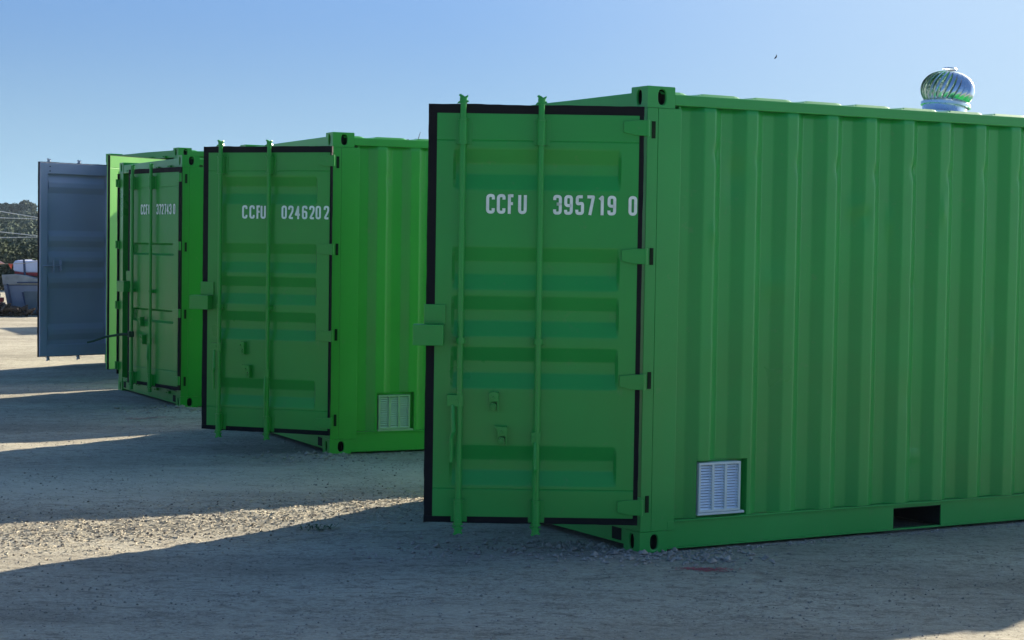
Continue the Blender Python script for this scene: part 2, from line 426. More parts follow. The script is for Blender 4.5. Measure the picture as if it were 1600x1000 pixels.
        # bearing brackets bolted to the leaf
        for zc, hh in ((z1 - .150, .070), (z0 + .066 + .004, .062), (z0 + H * .438, .020)):
            k = MB(); k.box(rx - .048, rx + .040, min(0, my * .006), max(0, my * .006), zc - hh, zc + hh)
            k.box(rx - .026, rx + .026, min(my * .006, my * .030), max(my * .006, my * .030), zc - hh * .9, zc + hh * .9)
            if hh < .03:
                k.tube([(rx, y, zc - .016), (rx, y, zc + .016)], .024, 14)
                k.tube([(rx + .034, my * .006, zc), (rx + .034, my * .014, zc)], .008, 8)
            k.build('rod_bracket', mrod, o, bevel=.002)
        # handle
        st = handles[ri]
        if st:
            hd = MB(); zc = {0: z0 + .673, 1: z0 + .475}[ri]
            if st == 'out': zc = z0 + .53
            if st == 'down':
                e = 1 if ri == 0 else .25
                hd.box(rx - .020, rx + .050 * e + .018, y - .012, y + .014, zc - .030, zc + .034)
                hd.tube([(rx + .036 * e, y + my * .012, zc - .02), (rx + .034 * e, y + my * .020, zc - .10), (rx + .030 * e, y + my * .024, zc - .165), (rx + .042 * e, y + my * .014, zc - .20), (rx + .040 * e, y + my * .012, zc - .335 - .03 * (ri == 1))],
                        [.010, .012, .013, .012, .010], 10)
                hd.tube([(rx + .02, y + my * .018, zc + .008), (rx + .02, y + my * .024, zc + .008)], .006, 8)
            else:
                hd.box(rx - .022, rx + .022, y - .02, y + .03 * my + .01, zc - .03, zc + .03)
                hd.tube([(rx, y, zc), (rx + .05, y + my * .10, zc - .004), (rx + .12, y + my * .24, zc - .030), (rx + .17, y + my * .36, zc - .075), (rx + .19, y + my * .42, zc - .090)], [.016, .014, .012, .011, .010], 10)
            hd.build('handle', M_HDL if st == 'out' else mrod, o, smooth=False, bevel=.002)
    # handle catches
    for ci, (cxr, czz) in enumerate(catches if catches is not None else ((W - .376, z0 + .672), (W - .424, z0 + .485))):
        k = MB(); y = my
        def cb(x0, x1, ya, yb, za, zb): k.box(cxr + x0, cxr + x1, min(ya * y, yb * y), max(ya * y, yb * y), czz + za, czz + zb)
        cb(-.028, .026, 0, .005, -.058, .056)
        cb(-.028, -.020, .005, .050, -.050, .050)
        k.prism([(cxr - .026, czz + .004), (cxr + .020, czz + .000), (cxr + .028, czz + .040), (cxr + (.044 if ci else .006), czz + .056), (cxr - .026, czz + .050)], 'y', min(y * .036, y * .052), max(y * .036, y * .052))
        k.tube([(cxr, y * .004, czz - .026), (cxr, y * .040, czz - .026)], .019, 14)
        k.tube([(cxr, y * .040, czz - .026), (cxr, y * .048, czz - .026)], .010, 10)
        k.tube([(cxr + .004, y * .004, czz + .024), (cxr + .004, y * .062, czz + .024)], .008, 8)
        k.build('handle_catch', mrod, o, bevel=.0015)
    # lock box at the free edge
    if lock:
        k = MB(); zc = z0 + 1.032
        def lb(x0, x1, ya, yb, za, zb): k.box(x0, x1, min(ya * my, yb * my), max(ya * my, yb * my), za, zb)
        lb(W - .100, W + .066, .090, .096, zc - .056, zc + .058)        # front plate
        lb(W - .100, W + .066, .006, .090, zc + .052, zc + .058)        # top
        lb(W - .100, W - .094, .006, .090, zc - .056, zc + .052)
        lb(W + .060, W + .066, .006, .090, zc - .056, zc + .052)
        lb(W - .108, W + .010, .004, .012, zc + .058, zc + .166)        # mounting plate above
        k.build('lock_box', mrod, o, bevel=.003)
    # hinges
    hz = hinge_z or [z0 + .098, z0 + .788, z0 + 1.475, z0 + 2.173]
    for zc in hz:
        k = MB(); d = .012
        a = my
        k.prism([(.112, zc - .026), (.112, zc + .034), (.045, zc + .042), (-.020, zc + .042), (-.020, zc - .042), (.040, zc - .042)], 'y', min(a * .004, a * .018), max(a * .004, a * .018))
        k.tube([(-.016, a * .006, zc - .044), (-.016, a * .006, zc + .044)], .014, 12)
        k.build('hinge', mrod, o, bevel=.002)
    if number:
        for part_ in (number[:4], number[4:10], number[10:]):
            t = MB()
            for ch, u, zz in part_:              # u measured from the free edge
                glyph(t, ch, W - u if my > 0 else u, zz, .037 if ch == 'F' else .047, .107, .0165, my * .0045, -1 if my > 0 else 1)
            t.build('painted_number', M_WHITE, o, recalc=False)
    return o

def container(name, label, x, y, yaw, m, md, hgt=2.591, L=6.058, vent=None, pockets=True, turbine=None, dents=0.5, seed=1, z=0.0, group=None):
    c = empty(name, (x, y, z), yaw); tag(c, label, 'shipping container', group)
    Wd = 2.438
    for sx, px in ((1, 0), (-1, L)):
        for sy, py in ((1, 0), (-1, Wd)):
            casting(c, px, py, 0, sx, sy, 1, m)
            casting(c, px, py, hgt, sx, sy, -1, m)
            p = MB()
            def bx(a0, a1, b0, b1, c0, c1, mi=0): p.box(min(px + sx * a0, px + sx * a1), max(px + sx * a0, px + sx * a1), min(py + sy * b0, py + sy * b1), max(py + sy * b0, py + sy * b1), c0, c1, mi)
            zt = hgt - HCS
            bx(.003, .075, .003, .150, HCS, zt)
            bx(.075, .232, .002, .014, HCS, zt)
            bx(.220, .232, .014, .050, .178, hgt - .10)
            p.build('corner_post', m, c, bevel=.004)
            if sx == 1:
                for zc in HZ[hgt > 2.7]:
                    q = MB(); q.box(px + .034, px + .056, min(py - sy * .0015, py + sy * .004), max(py - sy * .0015, py + sy * .004), zc - .047, zc + .047)
                    q.build('hinge_slot_shade', M_SLOT, c)  # thin dark plate on the post, painted shade of a slot
                for zc in HZ[hgt > 2.7]:
                    q = MB(); q.prism([(px - .016, zc - .04), (px + .02, zc - .04), (px + .02, zc + .04), (px - .016, zc + .04)], 'y', min(py + sy * .004, py + sy * .030), max(py + sy * .004, py + sy * .030))
                    q.build('hinge_lug', m, c, bevel=.003)
    for near in (True, False):
        yy = (lambda v: v) if near else (lambda v: Wd - v)
        t = MB(); t.box(LC, L - LC, min(yy(.001), yy(.062)), max(yy(.001), yy(.062)), hgt - .100, hgt - .040)
        t.build('top_side_rail', m, c, bevel=.004)
        b = MB()
        P = [(1.851, 2.232), (L - 2.232, L - 1.851)] if pockets else []
        segs = []; a = LC
        for p0, p1 in P: segs.append((a, p0)); a = p1
        segs.append((a, L - LC))
        def ybx(x0, x1, v0, v1, z0, z1, q=b, mi=0): q.box(x0, x1, min(yy(v0), yy(v1)), max(yy(v0), yy(v1)), z0, z1, mi)
        for s0, s1 in segs: ybx(s0, s1, .012, .020, .020, .164)
        for p0, p1 in P: ybx(p0, p1, .012, .020, .145, .164); ybx(p0, p1, .010, .045, .010, .0195)
        ybx(.2325, L - .2325, -.001, .050, .164, .174); ybx(LC, .2325, .0005, .012, .118, .170)
        for s0, s1 in segs: ybx(s0, s1, .004, .060, .012, .020)
        b.build('bottom_side_rail', m, c, bevel=.002)
        for p0, p1 in P:
            k = MB()
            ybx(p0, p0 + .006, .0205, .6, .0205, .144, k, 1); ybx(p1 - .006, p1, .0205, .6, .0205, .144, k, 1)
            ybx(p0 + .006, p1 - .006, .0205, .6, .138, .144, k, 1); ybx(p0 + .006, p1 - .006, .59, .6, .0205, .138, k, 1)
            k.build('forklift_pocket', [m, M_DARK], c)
        side_panel(c, L, .172, hgt - .098, m, near, vent if near else None, dents if near else .3, seed + (0 if near else 50))
    # end frames
    e = MB(); e.box(.004, .070, .1505, Wd - .1505, hgt - .125, hgt - .030); e.build('door_header', m, c, bevel=.004)
    e = MB(); e.box(.010, .070, .1505, Wd - .1505, .030, .150); e.box(.004, .012, .164, Wd - .164, .150, .160)
    e.box(.0085, .0105, .20, .30, .045, .115, 1); e.box(.0085, .0105, Wd - .30, Wd - .20, .045, .115, 1)
    e.build('door_sill', [m, M_DARK], c, bevel=.003)
    for yc in (.42, .86, 1.58, 2.02):                        # cam keepers on header and sill
        for zc, sg in ((hgt - .125, 1), (.150, -1)):
            e = MB(); e.prism([(yc - .05, zc), (yc + .05, zc), (yc + .05, zc + sg * .030), (yc + .030, zc + sg * .030), (yc + .022, zc + sg * .014), (yc - .022, zc + sg * .014), (yc - .030, zc + sg * .030), (yc - .05, zc + sg * .030)], 'x', -.022, .006)
            e.build('cam_keeper', m, c, bevel=.002)
    e = MB(); e.box(L - .07, L - .004, WC, Wd - WC, hgt - .11, hgt - .03); e.build('end_rail', m, c, bevel=.004)
    e = MB(); e.box(L - .07, L - .004, WC, Wd - WC, .03, .17); e.build('end_rail', m, c, bevel=.004)
    e = MB(); n = 9; pts = []
    yy0 = .150; seg = (Wd - .30) / n
    for i in range(n):
        a = yy0 + i * seg; pts += [(a, L - .030), (a + seg * .3, L - .030), (a + seg * .5, L - .068), (a + seg * .8, L - .068)]
    pts.append((Wd - .15, L - .030))
    V = [(q, p, z_) for z_ in (.17, hgt - .11) for p, q in pts]; k = len(pts)
    e.add(V, [(i, i + 1, k + i + 1, k + i) for i in range(k - 1)]); o = e.build('end_panel', m, c, recalc=False)
    sm = o.modifiers.new('sheet_thickness', 'SOLIDIFY'); sm.thickness = .003
    # roof sheet with raised ribs
    e = MB(); V = []; xs = []; per = .372; x0 = .10
    def rz(x):
        t = ((x - .30) % per) / per
        return 0.014 * (0 if t < .12 else (t - .12) / .1 if t < .22 else 1 if t < .86 else (0.96 - t) / .1 if t < .96 else 0)
    xx = sorted({round(x0 + (L - .2) * i / 300, 4) for i in range(301)})
    ys = [.012, .030, .060, .12, .30, 1.2, 2.1, 2.32, 2.378, 2.408, 2.426]
    for x_ in xx:
        for yv in ys:
            edge = min(yv - .012, 2.426 - yv)
            k_ = 0 if edge < .001 else 1
            V.append((x_, yv, hgt - .0385 + rz(x_) * k_ + .010 * math.sin(PI * yv / Wd)))
    ny = len(ys)
    e.add(V, [(i * ny + j, (i + 1) * ny + j, (i + 1) * ny + j + 1, i * ny + j + 1) for i in range(len(xx) - 1) for j in range(ny - 1)])
    o = e.build('roof', m, c, recalc=False); sm = o.modifiers.new('sheet_thickness', 'SOLIDIFY'); sm.thickness = .003; sm.offset = -1
    e = MB(); e.box(.08, L - .08, .060, Wd - .060, .145, .172); e.build('floor', M_WOOD, c)
    return c

HZ = {False: [.275, .965, 1.652, 2.350], True: [.26, .95, 1.68, 2.55]}

def vent_grille(c, l0, l1, z0, z1, mf, ms, slats=16, sill=True, dark=True):
    f = MB(); wd = .014
    f.box(l0, l1, -.004, .046, z1 - wd, z1); f.box(l0, l1, -.004, .046, z0, z0 + wd)
    f.box(l0, l0 + wd, -.004, .046, z0 + wd, z1 - wd); f.box(l1 - wd, l1, -.004, .046, z0 + wd, z1 - wd)
    cw = (l1 - l0 - 2 * wd)
    for q in (1, 2):
        xc = l0 + wd + cw * q / 3; f.box(xc - .0085, xc + .0085, -.002, .040, z0 + wd, z1 - wd)
    o = f.build('vent_frame', mf, c, bevel=.002)
    if sill:
        g = MB(); g.box(l0 - .004, l1 + .03, -.004, .046, z0 - .016, z0 - .002); g.build('vent_sill', mf, o, bevel=.002)
    s = MB(); n = slats; hh = (z1 - z0 - 2 * wd) / n
    for q in range(3):
        xa = l0 + wd + cw * q / 3 + (.0085 if q else 0); xb = l0 + wd + cw * (q + 1) / 3 - (.0085 if q < 2 else 0)
        for i in range(n):
            za = z0 + wd + hh * i
            s.add([(xa, .004, za + hh * .02), (xb, .004, za + hh * .02), (xb, .018, za + hh * .66), (xa, .018, za + hh * .66),
                   (xa, .0065, za - .001), (xb, .0065, za - .001), (xb, .0205, za + hh * .64), (xa, .0205, za + hh * .64)],
                  [(0, 1, 2, 3), (4, 7, 6, 5), (0, 4, 5, 1), (1, 5, 6, 2), (2, 6, 7, 3), (3, 7, 4, 0)])
    s.build('louvre', ms, o)
    k = MB(); k.box(l0 + .004, l1 - .004, .032, .036, z0 + .004, z1 - .004); k.build('louvre_backing', M_DARK if dark else M_VENT2, o)  # added backing plate; the dark version paints shade into the slat gaps
    return o

def turbine_vent(c, l, wv, zb):
    base = empty_child('turbine_vent', c, (l, wv, zb))
    b = MB(); b.box(-.24, .24, -.24, .24, -.012, .004); b.build('flashing', M_ZINC2, base, bevel=.002)
    n = MB(); N = 40
    def ring(r, z, dx=0, tilt=0): return [(dx + r * math.cos(2 * PI * k / N), r * math.sin(2 * PI * k / N), z + tilt * r * math.cos(2 * PI * k / N)) for k in range(N)]
    rings = [ring(.165, .0), ring(.160, .05, 0, .0), ring(.157, .112, .0, -.16), ring(.160, .113, 0, -.16), ring(.154, .122, .0, -.17), ring(.152, .168, .004, -.10)]
    V = [p for r_ in rings for p in r_]
    n.add(V, [(i * N + k, i * N + (k + 1) % N, (i + 1) * N + (k + 1) % N, (i + 1) * N + k) for i in range(len(rings) - 1) for k in range(N)])
    n.build('neck', M_ZINC2, base, smooth=True)
    # tilted rotating head
    T = Matrix.Translation((.012, 0, .175)) @ Matrix.Rotation(R(7), 4, 'Y')
    hd = MB()
    cr = [[T @ Vector((r * math.cos(2 * PI * k / N), r * math.sin(2 * PI * k / N), z)) for k in range(N)] for r, z in ((.160, -.012), (.172, -.010), (.172, .010), (.158, .022), (.150, .024))]
    V = [p for r_ in cr for p in r_]
    hd.add(V, [(i * N + k, i * N + (k + 1) % N, (i + 1) * N + (k + 1) % N, (i + 1) * N + k) for i in range(4) for k in range(N)])
    base_ring = hd.build('collar_ring', M_ZINC2, base, smooth=True)
    nb = 26; hb = MB(); K = 12
    Rm = .185; Hh = .215
    for b_ in range(nb):
        t0 = 2 * PI * b_ / nb; V = []
        for k in range(K + 1):
            s_ = k / K
            ph = -0.72 + s_ * (PI / 2 - .12 + .72)
            rr = Rm * math.cos(ph) ** .80
            zz = .022 + Hh * (math.sin(ph) + math.sin(.72)) / (1 + math.sin(.72))
            tw = .62 * s_
            for j in range(4):
                q = j / 3
                r2 = rr * (1 - .19 * (1 - q) ** 1.6) ; th = t0 + tw + q * (2 * PI / nb) * 1.22
                V.append(T @ Vector((r2 * math.cos(th), r2 * math.sin(th), zz)))
        hb.add(V, [(k * 4 + j, k * 4 + j + 1, (k + 1) * 4 + j + 1, (k + 1) * 4 + j) for k in range(K) for j in range(3)])
    hb.build('turbine_head', M_ZINC, base, smooth=True, recalc=False)
    cp = MB(); rings = [[T @ Vector((r * math.cos(2 * PI * k / N), r * math.sin(2 * PI * k / N), z)) for k in range(N)] for r, z in ((.052, .252), (.045, .261), (.02, .265))]
    V = [p for r_ in rings for p in r_]
    cp.add(V, [(i * N + k, i * N + (k + 1) % N, (i + 1) * N + (k + 1) % N, (i + 1) * N + k) for i in range(2) for k in range(N)] + [tuple(range(2 * N, 3 * N))])
    cp.build('top_cap', M_ZINC2, base, smooth=True)
    return base
def empty_child(name, parent, loc):
    o = bpy.data.objects.new(name, None); C.objects.link(o); o.parent = parent; o.location = loc; o.empty_display_size = .1; return o

# ------------------------------------------------------------------ the containers
def local(cx, cy, yaw, X, Y):
    dx, dy = X - cx, Y - cy
    return (dx * math.cos(yaw) + dy * math.sin(yaw), -dx * math.sin(yaw) + dy * math.cos(yaw))
def numb(s, us, z, zslope=0): return [(ch, u, z + zslope * u) for ch, u in zip(s, us)]
GRP = 'green shipping containers standing in a row'

# 1: nearest
X1, Y1, A1 = .7272, 10.0156, .51759
c1 = container('shipping_container', 'nearest green shipping container with silver roof ventilator, numbered CCFU 395719 0 on its open door', X1, Y1, A1, M_G1, M_G1D, vent=(.384, .733, .176, .500), dents=1.0, seed=3, group=GRP)
vent_grille(c1, .392, .684, .206, .488, M_VENTF, M_VENT)
turbine_vent(c1, 3.285, 1.20, 2.548)
def add_door(c, cx, cy, yaw, H, F, z0, z1, my, *a, **k):
    """H, F: world xy of the hinge line and of the free edge"""
    lx, ly = local(cx, cy, yaw, *H); ang = math.atan2(F[1] - H[1], F[0] - H[0]) - yaw
    W_ = math.hypot(F[0] - H[0], F[1] - H[1])
    return door_leaf(c, (lx, ly, 0), ang, W_, z0, z1, my, *a, **k)
n1 = numb('CCFU3957190', [.325, .384, .445, .502, .696, .757, .819, .878, .940, .997, 1.113], 1.873)
n1 = [(ch, u * .984, z) for ch, u, z in n1]
add_door(c1, X1, Y1, A1, (.704, 9.905), (-.470, 9.90), .177, 2.466, 1, M_G1D, GROOVES, number=n1, mrod=M_G1D)
def closed_left(c, m, grooves, z0, z1, number=None, W=1.16):
    return door_leaf(c, (-.004, 2.438 - .045, 0), -PI / 2, W, z0, z1, -1, m, grooves, number=None, rods=(W - .19, .56), handles=('down', 'down'), lock=False, catches=())
closed_left(c1, M_G1D, GROOVES, .177, 2.460)

X2, Y2, A2 = -1.4541, 14.5608, .4550
c2 = container('shipping_container', 'bright green shipping container numbered CCFU 024620 2 with pale vent low on its side', X2, Y2, A2, M_G2, M_G2D, vent=(.410, .735, .176, .490), dents=.35, seed=11, group=GRP, z=.0)
vent_grille(c2, .420, .697, .190, .468, M_VENT2F, M_VENT2, slats=14, dark=False)
n2 = numb('CCFU0246202', [.372, .440, .506, .544, .738, .80, .863, .926, .992, 1.05, 1.124], 1.888)
n2 = [(ch, u * 1.142 / 1.2, z) for ch, u, z in n2]
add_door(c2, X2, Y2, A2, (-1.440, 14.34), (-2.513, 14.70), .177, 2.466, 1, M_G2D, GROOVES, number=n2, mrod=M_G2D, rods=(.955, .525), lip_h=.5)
closed_left(c2, M_G2D, GROOVES, .177, 2.460)

X3, Y3, A3 = -3.3866, 18.5438, .4720
c3 = container('shipping_container', 'deep green shipping container with door numbered CCFU 372743 0 only slightly ajar', X3, Y3, A3, M_G3, M_G3, dents=.3, seed=17, group=GRP, z=-.01)
GROOVES_C3 = [(1.69, 1.56), (1.00, .86)]
n3 = numb('CCFU3727430', [.31, .37, .43, .485, .665, .722, .780, .838, .895, .952, 1.035], 1.985)
add_door(c3, X3, Y3, A3, (-3.400, 18.50), (-4.121, 19.42), .187, 2.466, 1, M_G3D, GROOVES_C3, narrow=True, number=n3, mrod=M_G3D, handles=('out', 'down'))
hx, hy = 0.0, 2.438 - .035                      # far leaf folded right back along the far side
door_leaf(c3, (-.012, 2.438 + .010, 0), R(3), 1.15, .187, 2.466, -1, M_G3, GROOVES_C3, narrow=True, rods=(.96, .56), handles=(None, None), lock=False, catches=())

X4, Y4, A4 = -4.285, 23.2, .60
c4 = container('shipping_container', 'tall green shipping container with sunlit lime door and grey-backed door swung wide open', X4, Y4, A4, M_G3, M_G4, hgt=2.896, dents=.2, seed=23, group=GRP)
HZ4 = [.25, .96, 1.75, 2.55]
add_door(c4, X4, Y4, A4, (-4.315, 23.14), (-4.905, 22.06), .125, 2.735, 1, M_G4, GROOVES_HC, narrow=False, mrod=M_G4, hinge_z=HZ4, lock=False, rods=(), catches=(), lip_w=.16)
d4 = add_door(c4, X4, Y4, A4, (-5.560, 25.10), (-6.345, 24.22), .125, 2.735, -1, M_G4, GROOVES_HC, m_in=M_GREY, mrod=M_GREY, hinge_z=HZ4, lock=False, rods=(.98, .5), catches=(), lip_w=.2, inner_stile=.03, bolts=True)
il = MB()
il.tube([(1.125, .062, 1.345), (1.05, .066, 1.350), (.83, .066, 1.350)], .010, 8); il.box(.955, .970, .052, .075, 1.26, 1.44); il.box(.84, .855, .030, .075, 1.28, 1.42)
il.build('inner_latch', M_GREY, d4)
d4['label'] = 'open far door showing its blue-grey inner face'

# 5: stands behind the others; its shadow lies on the ground beyond the grey door
c5 = container('shipping_container', 'green shipping container hidden at the back, known by its shadow on the far ground', -5.2, 37.2, .46, M_G3, M_G3, dents=0, seed=31, pockets=False)
closed_left(c5, M_G3, GROOVES, .177, 2.460)
door_leaf(c5, (-.004, .045, 0), PI / 2, 1.16, .177, 2.460, 1, M_G3, GROOVES, rods=(.97, .56), lock=False, catches=())

# ------------------------------------------------------------------ ground
def gm():
    m = bpy.data.materials.new('dirt_ground'); m.use_nodes = True; t = m.node_tree; n = t.nodes; b = n['Principled BSDF']
    b.inputs['Roughness'].default_value = .95; b.inputs['Specular IOR Level'].default_value = .15
    tc = n.new('ShaderNodeTexCoord')
    def noi(sc, det=8, rough=.6, scale=(1, 1, 1), rot=0):
        mp = n.new('ShaderNodeMapping'); mp.inputs['Scale'].default_value = scale; mp.inputs['Rotation'].default_value = (0, 0, rot)
        x = n.new('ShaderNodeTexNoise'); x.inputs['Scale'].default_value = sc; x.inputs['Detail'].default_value = det; x.inputs['Roughness'].default_value = rough
        t.links.new(tc.outputs['Object'], mp.inputs[0]); t.links.new(mp.outputs[0], x.inputs['Vector']); return x.outputs[0]
    def ramp(src, stops):
        r = n.new('ShaderNodeValToRGB'); e = r.color_ramp.elements
        e[0].position, e[0].color = stops[0][0], (*stops[0][1], 1); e[1].position, e[1].color = stops[-1][0], (*stops[-1][1], 1)
        for p, c_ in stops[1:-1]:
            q = e.new(p); q.color = (*c_, 1)
        t.links.new(src, r.inputs[0]); return r.outputs[0]
    def mix(f, a, c_, bt='MIX', fac=None):
        x = n.new('ShaderNodeMix'); x.data_type = 'RGBA'; x.blend_type = bt
        if f is not None: t.links.new(f, x.inputs[0])
        else: x.inputs[0].default_value = fac
        t.links.new(a, x.inputs[6]); t.links.new(c_, x.inputs[7]); return x.outputs[2]
    big = ramp(noi(.35, 5, .55, (1, 2.2, 1), R(20)), [(.36, (.31, .287, .222)), (.5, (.40, .37, .285)), (.66, (.48, .447, .347))])
    fine = ramp(noi(30, 12, .80, (1, 1.25, 1)), [(.28, (.32, .31, .29)), (.44, (.86, .85, .84)), (.58, (1.06, 1.05, 1.04)), (.72, (1.40, 1.37, 1.32))])
    col = mix(None, big, fine, 'MULTIPLY', .85)
    streak = ramp(noi(9, 10, .78, (.8, 1.8, 1), R(-12)), [(.52, (0, 0, 0)), (.585, (1, 1, 1))])
    dk = n.new('ShaderNodeRGB'); dk.outputs[0].default_value = (.135, .115, .085, 1)
    sc = n.new('ShaderNodeMath'); sc.operation = 'MULTIPLY'; sc.inputs[1].default_value = .55; t.links.new(streak, sc.inputs[0])
    col = mix(sc.outputs[0], col, dk.outputs[0])
    # grassy windrow between the first two containers: a greener, paler band
    sx = n.new('ShaderNodeSeparateXYZ'); t.links.new(tc.outputs['Object'], sx.inputs[0])
    def mth(op, a, b_):
        q = n.new('ShaderNodeMath'); q.operation = op
        for i, v in enumerate((a, b_)):
            if v is None: continue
            if isinstance(v, (int, float)): q.inputs[i].default_value = v
            else: t.links.new(v, q.inputs[i])
        return q.outputs[0]
    dd = mth('ADD', mth('MULTIPLY', sx.outputs[0], -.30), mth('MULTIPLY', sx.outputs[1], .95))
    wob = mth('MULTIPLY', noi(.9, 4, .6), 1.3)
    dd = mth('SUBTRACT', mth('ADD', dd, wob), 13.75)
    gb = mth('EXPONENT', mth('MULTIPLY', mth('MULTIPLY', dd, dd), -1.1), None)
    grs = n.new('ShaderNodeRGB'); grs.outputs[0].default_value = (.56, .53, .40, 1)
    gpatch = mth('MULTIPLY', gb, mth('MULTIPLY', noi(12, 8, .75), 1.35))
    col = mix(gpatch, col, grs.outputs[0])
    ruts = ramp(noi(.8, 6, .65, (.35, 4.5, 1), R(14)), [(.35, (.92, .92, .92)), (.5, (1, 1, 1)), (.68, (1.08, 1.08, 1.08))])
    col = mix(None, col, ruts, 'MULTIPLY', 1.0)
    peb = n.new('ShaderNodeTexVoronoi'); peb.inputs['Scale'].default_value = 34; t.links.new(tc.outputs['Object'], peb.inputs['Vector'])
    pm = ramp(peb.outputs['Distance'], [(.10, (1, 1, 1)), (.22, (0, 0, 0))])
    sel = ramp(noi(9, 3, .5), [(.52, (0, 0, 0)), (.60, (1, 1, 1))])
    pf = n.new('ShaderNodeMath'); pf.operation = 'MULTIPLY'; t.links.new(pm, pf.inputs[0]); t.links.new(sel, pf.inputs[1])
    pf2 = n.new('ShaderNodeMath'); pf2.operation = 'MULTIPLY'; pf2.inputs[1].default_value = .5; t.links.new(pf.outputs[0], pf2.inputs[0])
    pc = n.new('ShaderNodeRGB'); pc.outputs[0].default_value = (.40, .37, .32, 1)
    col = mix(pf2.outputs[0], col, pc.outputs[0])
    st2 = ramp(noi(3.6, 9, .74, (.7, 1.5, 1), R(24)), [(.53, (0, 0, 0)), (.60, (1, 1, 1))])
    lt2 = n.new('ShaderNodeRGB'); lt2.outputs[0].default_value = (.50, .475, .39, 1)
    col = mix(mth('MULTIPLY', st2, .22), col, lt2.outputs[0])
    spk = ramp(noi(48, 5, .8, (.8, 1.3, 1)), [(.50, (0, 0, 0)), (.60, (1, 1, 1))])
    clp = ramp(noi(2.3, 5, .65), [(.40, (.15, .15, .15)), (.62, (1, 1, 1))])
    sf = mth('MULTIPLY', mth('MULTIPLY', spk, clp), .80)
    dk2 = n.new('ShaderNodeRGB'); dk2.outputs[0].default_value = (.12, .10, .08, 1)
    col = mix(sf, col, dk2.outputs[0])
    lgt = ramp(noi(70, 3, .6), [(.60, (0, 0, 0)), (.68, (1, 1, 1))])
    lp = n.new('ShaderNodeRGB'); lp.outputs[0].default_value = (.55, .52, .45, 1)
    col = mix(mth('MULTIPLY', lgt, .5), col, lp.outputs[0])
    t.links.new(col, b.inputs['Base Color'])
    # bump
    a1 = noi(7, 10, .72); a2 = noi(60, 6, .7)
    s1 = n.new('ShaderNodeMath'); s1.operation = 'MULTIPLY'; s1.inputs[1].default_value = .35; t.links.new(a2, s1.inputs[0])
    ad = n.new('ShaderNodeMath'); ad.operation = 'ADD'; t.links.new(a1, ad.inputs[0]); t.links.new(s1.outputs[0], ad.inputs[1])
    ad2 = n.new('ShaderNodeMath'); ad2.operation = 'ADD'; t.links.new(ad.outputs[0], ad2.inputs[0])
    s3 = n.new('ShaderNodeMath'); s3.operation = 'MULTIPLY'; s3.inputs[1].default_value = .25; t.links.new(pf.outputs[0], s3.inputs[0]); t.links.new(s3.outputs[0], ad2.inputs[1])
    bp = n.new('ShaderNodeBump'); bp.inputs['Distance'].default_value = .028; bp.inputs['Strength'].default_value = .8
    t.links.new(ad2.outputs[0], bp.inputs['Height']); t.links.new(bp.outputs[0], b.inputs['Normal'])
    return m
M_GND = gm()
CONT = [(X1, Y1, A1), (X2, Y2, A2), (X3, Y3, A3), (X4, Y4, A4), (-5.2, 37.2, .46)]
def rough_zone(x, y):
    """loose mulch windrow between the containers"""
    # band through (-2.8,10.6) .. (-0.4,12.1)
    d = ((x + 2.8) * -.53 + (y - 10.6) * .85)
    return math.exp(-(d / .62) ** 2)
def ghz(x, y):
    f = max(0.0, 1 - math.hypot(x, y - 12) / 40)
    h = .022 * noise.noise(Vector((x * .45, y * .45, 3))) + .010 * noise.noise(Vector((x * 1.9, y * 1.9, 1)))
    rz_ = rough_zone(x, y)
    dmin = 9.0
    h += (.006 + .008 * rz_) * noise.noise(Vector((x * 5, y * 7, 8))) + (.0025 + .0035 * rz_) * noise.noise(Vector((x * 17, y * 17, 4))) 
    for cx, cy, a in CONT:
        lx, ly = local(cx, cy, a, x, y)
        dx = max(0, -lx, lx - 6.06); dy = max(0, -ly, ly - 2.44); d = math.hypot(dx, dy)
        dmin = min(dmin, d); k = math.exp(-(d / .35) ** 2)
        h = h * (1 - k * .8) - .006 * k
        q = math.hypot(lx + .06, ly + .02)                         # spoil heaped round the near corner
        h += .020 * math.exp(-(q / .22) ** 2) * (.6 + noise.noise(Vector((x * 12, y * 12, 0))))
    h -= .045 * (1 - math.exp(-(dmin / 1.1) ** 2))
    return h * f
def lines(segs):
    out = [segs[0][0]]
    for a, b, st in segs:
        n = max(1, int(round((b - a) / st))); out += [a + (b - a) * i / n for i in range(1, n + 1)]
    return out
gx = lines([(-3000, -600, 400), (-600, -100, 60), (-100, -20, 8), (-20, -6, .25), (-6, 4.6, .04), (4.6, 14, .2), (14, 60, 6), (60, 600, 60), (600, 3000, 400)])
gy = lines([(-600, -60, 60), (-60, 0, 6), (0, 6, .4), (6, 14, .035), (14, 24, .07), (24, 45, .4), (45, 120, 5), (120, 600, 50), (600, 4000, 400)])
V = [(x, y, ghz(x, y)) for y in gy for x in gx]; nx = len(gx)
g = MB(); g.v = V; g.f = [(j * nx + i, j * nx + i + 1, (j + 1) * nx + i + 1, (j + 1) * nx + i) for j in range(len(gy) - 1) for i in range(nx - 1)]; g.m = [0] * len(g.f)
go = g.build('ground', M_GND, recalc=False, smooth=False); go.data.polygons.foreach_set('use_smooth', [True] * len(go.data.polygons))
tag(go, kind='structure')

